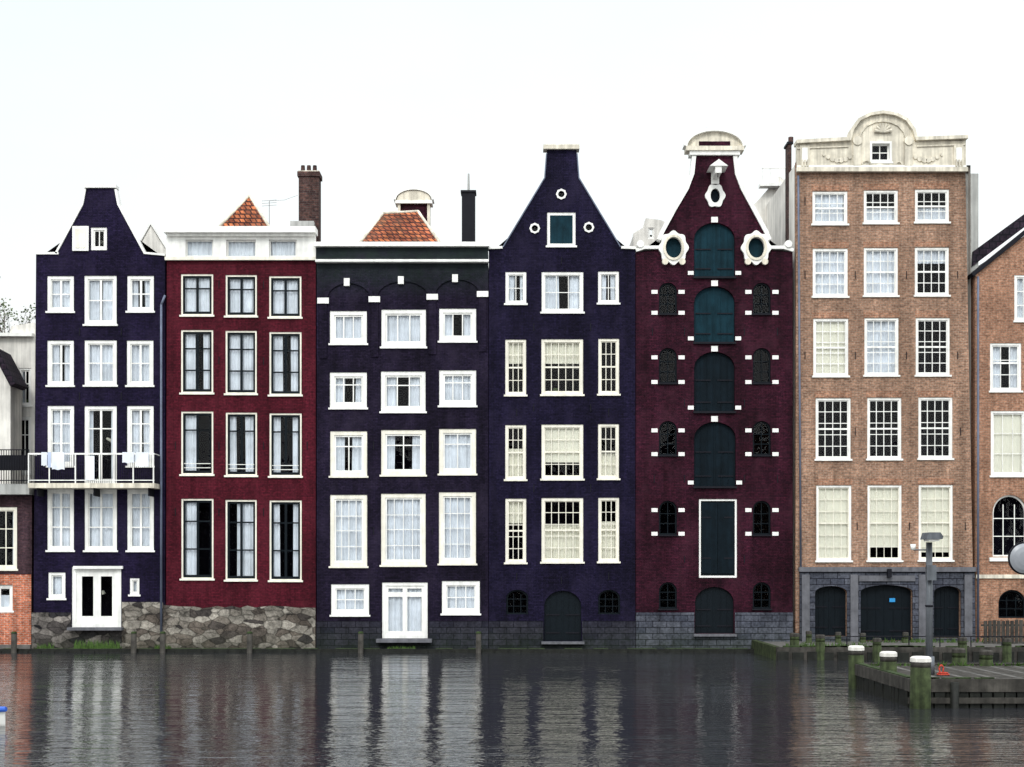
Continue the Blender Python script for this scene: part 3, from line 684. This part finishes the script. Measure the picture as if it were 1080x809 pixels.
# ================================================================ ground / water
def sheet(name,mat,x0,x1,y0,y1,z,n=1):
    me=bpy.data.meshes.new(name); me.from_pydata([(x0,y0,z),(x1,y0,z),(x1,y1,z),(x0,y1,z)],[],[(0,1,2,3)]); me.materials.append(mat)
    o=bpy.data.objects.new(name,me); sc.collection.objects.link(o); return o
M['ground']=plain('ground_paving',(0.13,0.125,0.115),0.9,0.3,.5)
sheet('ground',M['ground'],-1500,1500,-1500,3000,-2.5)
land=Group('city_ground'); land.p('paving','ground').box(-400,400,.5,900,-2.4,.35); land.done()
land=Group('opposite_quay'); land.p('paving','ground').box(-400,400,-400,-66,-2.4,1.3); land.done()
for k_ in range(14):
    x0=-60+k_*8.6; hh=12+R()*6; g=Group('opposite_bank_house',(x0+4,-100,1.3))
    y=-100
    g.p('walls',random.choice(['chim','burg','tan','black'])).slab([(x0,1.3),(x0+8.3,1.3),(x0+8.3,hh),(x0+5.5,hh+2.5),(x0+2.8,hh+2.5),(x0,hh)],[],y-10,y)
    for a in range(3):
        for b_ in range(4):
            xx=x0+1+a*2.4; z=2.4+b_*(hh-2.4)/4.2
            g.p('window_frames','white').box(xx,xx+1.5,y+.001,y+.06,z,z+2.1); g.p('panes','dark').box(xx+.15,xx+1.35,y+.061,y+.07,z+.15,z+1.95)
    g.done()
m,nt,b=newmat('canal_water'); L=nt.links
tc=nt.nodes.new('ShaderNodeTexCoord'); vec=tc.outputs['Object']
n1=noise(nt,vec,.9,3,.32,1.2,1,.5); n2=noise(nt,vec,3.6,3,.36,1.3,1,.6); n3=noise(nt,vec,.10,3,.5,1,1)
r3=ramp(nt,n3.outputs[0],[(0.35,0.45),(0.65,1.2)])
a1=N(nt,'ShaderNodeMath',operation='MULTIPLY'); L.new(n2.outputs[0],a1.inputs[0]); a1.inputs[1].default_value=.45
a2=N(nt,'ShaderNodeMath',operation='ADD'); L.new(n1.outputs[0],a2.inputs[0]); L.new(a1.outputs[0],a2.inputs[1])
a3=N(nt,'ShaderNodeMath',operation='MULTIPLY'); L.new(a2.outputs[0],a3.inputs[0]); L.new(r3.outputs[0],a3.inputs[1])
bp=nt.nodes.new('ShaderNodeBump'); bp.inputs['Strength'].default_value=1.0; bp.inputs['Distance'].default_value=0.075
L.new(a3.outputs[0],bp.inputs['Height']); L.new(bp.outputs[0],b.inputs['Normal'])
b.inputs['Base Color'].default_value=(0.020,0.021,0.024,1); b.inputs['Roughness'].default_value=0.02; b.inputs['IOR'].default_value=2.3
sheet('canal_water',m,-400,400,-66,.45,0.0)

q=Group('timber_quay_ledge',(0,-.5,0))
q.p('stone_ledge','concrete').box(-25,12,-.75,-.13,-.6,.10)
q.p('fender_beam','woodd').box(-25,12,-.95,-.752,-.3,.16)
for i in range(64):
    x=-24.5+i*.58; q.p('planks','woodd').box(x,x+.5,-1.0-.01*R(),-.952,-.5,.06+R()*.05)
for i in range(26):
    x=-24+i*1.45+R()*.4; q.p('moss_patches','moss').box(x,x+.5+R()*.8,-.9,-.4,.101,.165)
q.done()
for px in (24,148,178,268,383,505):
    g=Group('mooring_post',((px-540)*S,-1.1,0)); X0=(px-540)*S
    g.p('post','wood',True).cyl((X0,-1.1,-1),(X0+.02,-1.1,.85),.13,.12,n=12); g.p('cap','moss').cyl((X0+.02,-1.1,.85),(X0+.02,-1.1,.93),.14,.09,n=12); g.done()
def tufts(name,x0,x1,y,z,n,hmax,mat='grass'):
    g=Group(name,((x0+x1)/2,y,z)); p=g.p('blades',mat)
    for i in range(n):
        x=x0+(x1-x0)*R(); yy=y+(R()-.5)*.35; hh=hmax*(.3+.7*R()); dx=(R()-.5)*.25; w=.02+.02*R()
        p.tri((x-w,yy,z),(x+w,yy,z),(x+dx,yy-.1*R(),z+hh))
    g.done()
tufts('weeds',-19.2,-17.2,-.45,.1,260,.5); tufts('weeds',-15.7,-15,-.45,.1,60,.3); tufts('weeds',-5.5,-4.2,-.45,.1,80,.2)
tufts('weeds',-20.9,-20.2,-.45,.1,60,.35); tufts('weeds',11.2,14.5,-4.6,.45,160,.28); tufts('weeds',15.5,21,-1.0,.45,140,.25)

q=Group('stone_quay',(20,-3,0))
q.p('quay_wall','concrete').box(10.8,42,-5.6,-.3,-1.5,.45); q.p('quay_edge','wood').box(10.6,42,-5.85,-5.602,-1.5,.52); q.p('quay_side','woodg').box(10.55,10.798,-5.6,-.3,-1.5,.52)
for i in range(52): x=10.6+i*.6; q.p('sheet_piles','woodd').box(x,x+.45,-5.93,-5.852,-1.5,.3+.06*R())
for i in range(20): x=10.7+R()*12; q.p('moss_clumps','moss').box(x,x+.3+R()*.7,-5.80,-5.65,.521,.56+.03*R())
q.done()
def post(px,dist,ztop,r,zb=-1,name='mooring_post',white=True,y=None):
    x=(px-540)*S/D*dist; y=-D+dist
    g=Group(name,(x,y,0)); tx=.05*(R()-.5)
    g.p('post','woodg',True).cyl((x-tx,y,zb),(x,y,ztop-.26),r*1.06,r,n=16)
    g.p('band','wood' if white else 'woodg',True).cyl((x,y,ztop-.26),(x,y,ztop-.10),r*1.0,r,n=16)
    g.p('painted_head','plaster' if white else 'wood',False).cyl((x,y,ztop-.12),(x,y,ztop-.02),r*1.05,r*1.04,n=16)
    g.p('painted_head','plaster' if white else 'wood',False).cyl((x,y,ztop-.02),(x,y,ztop+.02),r*1.04,r*.85,n=16)
    g.done()
for px,d,zt in ((838,54.6,1.05),(865,54.2,1.0),(853,58.6,.95),(884,58.7,.9),(910,58.8,.85),(955,58.6,.9)): post(px,d,zt,.19 if d<56 else .13,white=False)
for px,d,zt in ((1015,53.2,.95),(1062,53.3,.9),(925,53.5,.9)): post(px,d,zt,.17,white=False)
g=Group('wooden_fence',(21.5,-2,.45)); 
for i in range(34):
    x=20.2+i*.19; g.p('pickets','wood').box(x,x+.15,-2.02,-1.98,.45,1.42+.05*R())
g.p('rails','wood').box(20.1,26.8,-1.978,-1.93,.7,.78); g.p('rails','wood').box(20.1,26.8,-1.978,-1.93,1.2,1.28); g.done()
g=Group('quay_railing',(17,-3,.45))
for i in range(8): x=13.5+i*1.25; g.p('uprights','iron').cyl((x,-5.4,.45),(x,-5.4,.95),.025,n=8)
g.p('rail','iron').cyl((13.5,-5.4,.93),(22.3,-5.4,.93),.02,n=8); g.done()
q=Group('timber_jetty',(15,-21,0)); zt=.70
q.p('fill','concrete').box(10.75,34,-24.1,-18.5,-1.5,zt-.09)
for i in range(155):
    x=10.75+i*.15; q.p('deck_boards','wood' if i%5 else 'concrete').box(x,x+.138,-24.1,-18.5,zt-.088,zt-.01+.006*R())
q.p('edge_beam','wood').box(10.45,34,-24.42,-24.12,zt-.28,zt+.06); q.p('edge_beam','wood').box(10.45,10.73,-24.118,-18.2,zt-.28,zt+.055); q.p('edge_beam','wood').box(10.732,34,-18.48,-18.2,zt-.28,zt+.055)
q.p('mossy_edge','moss').box(10.5,10.7,-24,-18.4,zt+.056,zt+.085)
for i in range(76): x=10.5+i*.31; q.p('sheet_boards','woodd').box(x,x+.27,-24.36-.03*R(),-24.2,-1.5,zt-.281)
for i in range(20): y=-24.1+i*.3; q.p('sheet_boards','woodd').box(10.50-.03*R(),10.66,y,y+.27,-1.5,zt-.282)
for i in range(9): x=11.6+i*2.2; q.p('fender_piles','woodd',True).cyl((x,-24.5,-1.5),(x,-24.5,zt-.02),.12,.11,n=12)
q.p('waling','wood').box(10.4,34,-24.46,-24.40,.12,.27)
for i in range(30): x=10.8+R()*9; q.p('moss_clumps','moss').box(x,x+.1+R()*.4,-24.36,-24.2,zt+.061,zt+.08+.02*R())
q.done()
tufts('weeds',10.9,16,-18.7,zt,120,.18)
post(903,41.5,1.28,.235); post(937,38.6,1.28,.235); post(971,35.5,1.34,.26); post(1011,41.6,1.2,.2,white=False); post(1040,41.4,1.15,.2,white=False)
g=Group('red_rope_coil',(11.9,-22.3,zt)); 
for j in range(2):
    r=.16-.04*j; pts=[(12.0+r*math.cos(t),-22.3+r*math.sin(t),zt+.02+.04*j) for t in [2*math.pi*i/16 for i in range(17)]]
    g.p('coil','rope',True).tube(pts,.02,6)
g.p('upright_loop','rope',True).tube([(11.95,-22.2,zt),(11.92,-22.2,zt+.2),(11.98,-22.2,zt+.28),(12.04,-22.2,zt+.2),(12.02,-22.2,zt)],.022,6); g.done()
dist=38.0; X0=(980-540)*S/D*dist; Y0=-D+dist; zz=lambda py:ZC-(py-HZN)*S/D*dist
g=Group('street_lamp',(X0,Y0,zt)); 
g.p('column','pole',True).cyl((X0,Y0,zt-.1),(X0,Y0,zz(572)),.10,.085,n=16)
g.p('base','pole',True).cyl((X0,Y0,zt-.02),(X0,Y0,zt+.5),.15,.14,n=16)
g.p('arm','pole').box(X0-.12,X0+.16,Y0-.25,Y0+.1,zz(571),zz(568))
g.p('lamp_head','pole').slab([(X0-.22,zz(569)),(X0-.16,zz(562)),(X0+.16,zz(562)),(X0+.24,zz(566)),(X0+.22,zz(569))],[],Y0-.5,Y0+.12)
g.p('lamp_lens','white').box(X0-.15,X0+.15,Y0-.45,Y0-.05,zz(571),zz(569)-.002)
g.p('control_box','pole').box(X0-.13,X0+.13,Y0-.24,Y0-.09,zz(612),zz(596))
g.p('bracket','pole').cyl((X0,Y0,zz(580)),(X0-.45,Y0,zz(580)),.02,n=8); g.p('small_globe','white',True).cyl((X0-.45,Y0,zz(580)),(X0-.45,Y0,zz(574)),.06,.08,n=12)
g.p('bands','iron',True).cyl((X0,Y0,zz(640)),(X0,Y0,zz(638)),.112,n=16); g.p('bands','iron',True).cyl((X0,Y0,zz(600)),(X0,Y0,zz(598.5)),.108,n=16)
g.done()
X1=(1079-540)*S/D*dist+.05; g=Group('convex_traffic_mirror',(X1,Y0,zt)); zc=zz(589)
g.p('pole','pole',True).cyl((X1+.25,Y0+.1,zt-.1),(X1+.25,Y0+.1,zz(560)),.05,n=12)
prof=[(.0,-.10),(.2,-.085),(.33,-.05),(.42,.0)]
dd=g.p('mirror_face','mirror',True)
for (r0,y0),(r1,y1) in zip(prof,prof[1:]): dd.cyl((X1,Y0+y0,zc),(X1,Y0+y1,zc),max(r0,.001),r1,n=32,caps=False)
g.p('rim','iron',True).cyl((X1,Y0+.0,zc),(X1,Y0+.06,zc),.46,.46,n=32); g.p('bracket','pole').box(X1-.05,X1+.3,Y0+.06,Y0+.12,zc-.04,zc+.04)
g.done()
bx,by=-11.75,-28.6
g=Group('moored_dinghy',(bx-1.5,by,0)); hu=g.p('hull','white',True); st=[]
for i in range(9):
    t=i/8; x=bx-3*t; w=.62*math.sin(min(1,t*1.6+.02)*math.pi/2); z1=.42-.1*t
    st.append([hu.av(x,by+w*c*(.6 if k_ in(1,) else 1),z) for k_,(c,z) in enumerate(((-1,z1),(-.75,.08),(0,-.12),(.75,.08),(1,z1)))])
for a,b_ in zip(st,st[1:]):
    for j in range(4): hu.f.append([a[j],b_[j],b_[j+1],a[j+1]])
hu.f.append(st[-1])
for sg in (-1,1): g.p('blue_rubbing_strake','blue').tube([(bx-3*i/8,by+sg*.63*math.sin(min(1,i/8*1.6+.02)*math.pi/2),.40-.1*i/8) for i in range(9)],.06,8)
g.p('thwart','wood').box(bx-1.7,bx-1.4,by-.5,by+.5,.26,.30); g.done()
tx,_,tz=P(2,300,12); g=Group('tree',(tx,12,.3))
g.p('trunk','bark',True).cyl((tx,12,.3),(tx+.2,12,tz-3),.28,.10,n=10)
lf=g.p('foliage','leaf')
for i in range(16):
    a=R()*6.28; L0=Vector((tx+.2,12,tz-3-R()*2)); e=L0+Vector((math.cos(a)*(1+R()*1.0),math.sin(a)*1.2,1.2+R()*2.2)); g.p('limbs','bark').cyl(L0,e,.035,.008,n=6)
    for t_ in range(4):
        e2=e+Vector((random.gauss(0,.5),random.gauss(0,.4),R()*.8)); g.p('limbs','bark').cyl(L0.lerp(e,.6),e2,.015,.005,n=4)
        for j in range(9):
            c=e2+Vector((random.gauss(0,.16),random.gauss(0,.2),random.gauss(0,.16))); s_=.035+.04*R()
            u=Vector((R()-.5,R()-.5,R()-.5)).normalized()*s_; v=u.orthogonal().normalized()*s_
            lf.quad(c-u,c-v,c+u,c+v)
g.done()
g=Group('roof_antenna',P(284,215,4)); a=P(284,243,4); b=P(284,212,4)
g.p('mast','iron').cyl(a,b,.012,n=6)
for i in range(3): g.p('rods','iron').cyl((b[0]-.35,4,b[2]-.12*i),(b[0]+.35,4,b[2]-.12*i+.05),.007,n=5)
g.p('guy_wire','iron').tube([b,P(300,211,3.8),P(314,206,3.6)],.006,5)
g.done()

# ================================================================ world / sun / camera
w=bpy.data.worlds.new('World'); sc.world=w; w.use_nodes=True; nt=w.node_tree; L=nt.links
bg=nt.nodes['Background']; bg.inputs[1].default_value=0.1
sky=nt.nodes.new('ShaderNodeTexSky'); sky.sky_type='NISHITA'; sky.sun_disc=False; sky.sun_elevation=math.radians(42); sky.sun_rotation=math.radians(197); sky.dust_density=4
hs=nt.nodes.new('ShaderNodeHueSaturation'); hs.inputs['Saturation'].default_value=.35; L.new(sky.outputs[0],hs.inputs['Color'])
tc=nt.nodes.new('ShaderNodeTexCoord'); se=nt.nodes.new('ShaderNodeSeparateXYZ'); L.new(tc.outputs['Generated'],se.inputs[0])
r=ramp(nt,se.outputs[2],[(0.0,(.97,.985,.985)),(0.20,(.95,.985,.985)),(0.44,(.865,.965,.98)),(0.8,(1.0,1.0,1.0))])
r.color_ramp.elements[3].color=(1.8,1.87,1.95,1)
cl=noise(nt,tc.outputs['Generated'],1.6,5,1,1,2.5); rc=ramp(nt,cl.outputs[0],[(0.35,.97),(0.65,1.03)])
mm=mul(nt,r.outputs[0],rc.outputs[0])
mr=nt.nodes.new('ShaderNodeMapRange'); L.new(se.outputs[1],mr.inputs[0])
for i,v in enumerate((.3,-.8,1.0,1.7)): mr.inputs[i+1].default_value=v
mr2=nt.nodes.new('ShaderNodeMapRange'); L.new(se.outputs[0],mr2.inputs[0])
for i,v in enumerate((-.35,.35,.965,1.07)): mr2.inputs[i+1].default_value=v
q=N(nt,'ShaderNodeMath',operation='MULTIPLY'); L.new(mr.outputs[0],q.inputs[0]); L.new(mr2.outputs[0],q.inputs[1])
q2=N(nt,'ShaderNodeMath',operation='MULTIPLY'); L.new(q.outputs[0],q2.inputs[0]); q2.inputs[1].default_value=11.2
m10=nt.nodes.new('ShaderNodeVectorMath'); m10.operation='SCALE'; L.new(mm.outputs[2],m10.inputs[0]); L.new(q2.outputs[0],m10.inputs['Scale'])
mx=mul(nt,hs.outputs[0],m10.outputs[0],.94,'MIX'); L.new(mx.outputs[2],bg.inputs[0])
sd=bpy.data.lights.new('sun','SUN'); sd.energy=1.4; sd.angle=math.radians(14); sd.color=(1,.97,.93)
so=bpy.data.objects.new('sun',sd); sc.collection.objects.link(so)
az=math.radians(197); el=math.radians(42)
dv=Vector((math.sin(az)*math.cos(el),math.cos(az)*math.cos(el),math.sin(el)))
so.rotation_euler=(-dv).to_track_quat('-Z','Y').to_euler(); so.location=(0,-30,40)
cam=bpy.data.cameras.new('camera'); co=bpy.data.objects.new('camera',cam); sc.collection.objects.link(co); sc.camera=co
cam.sensor_width=36; cam.lens=36*(D/S)/1080; cam.shift_y=(HZN-404.5)/1080; cam.clip_end=5000
co.location=(0,-D,ZC); co.rotation_euler=(math.radians(90),0,0)
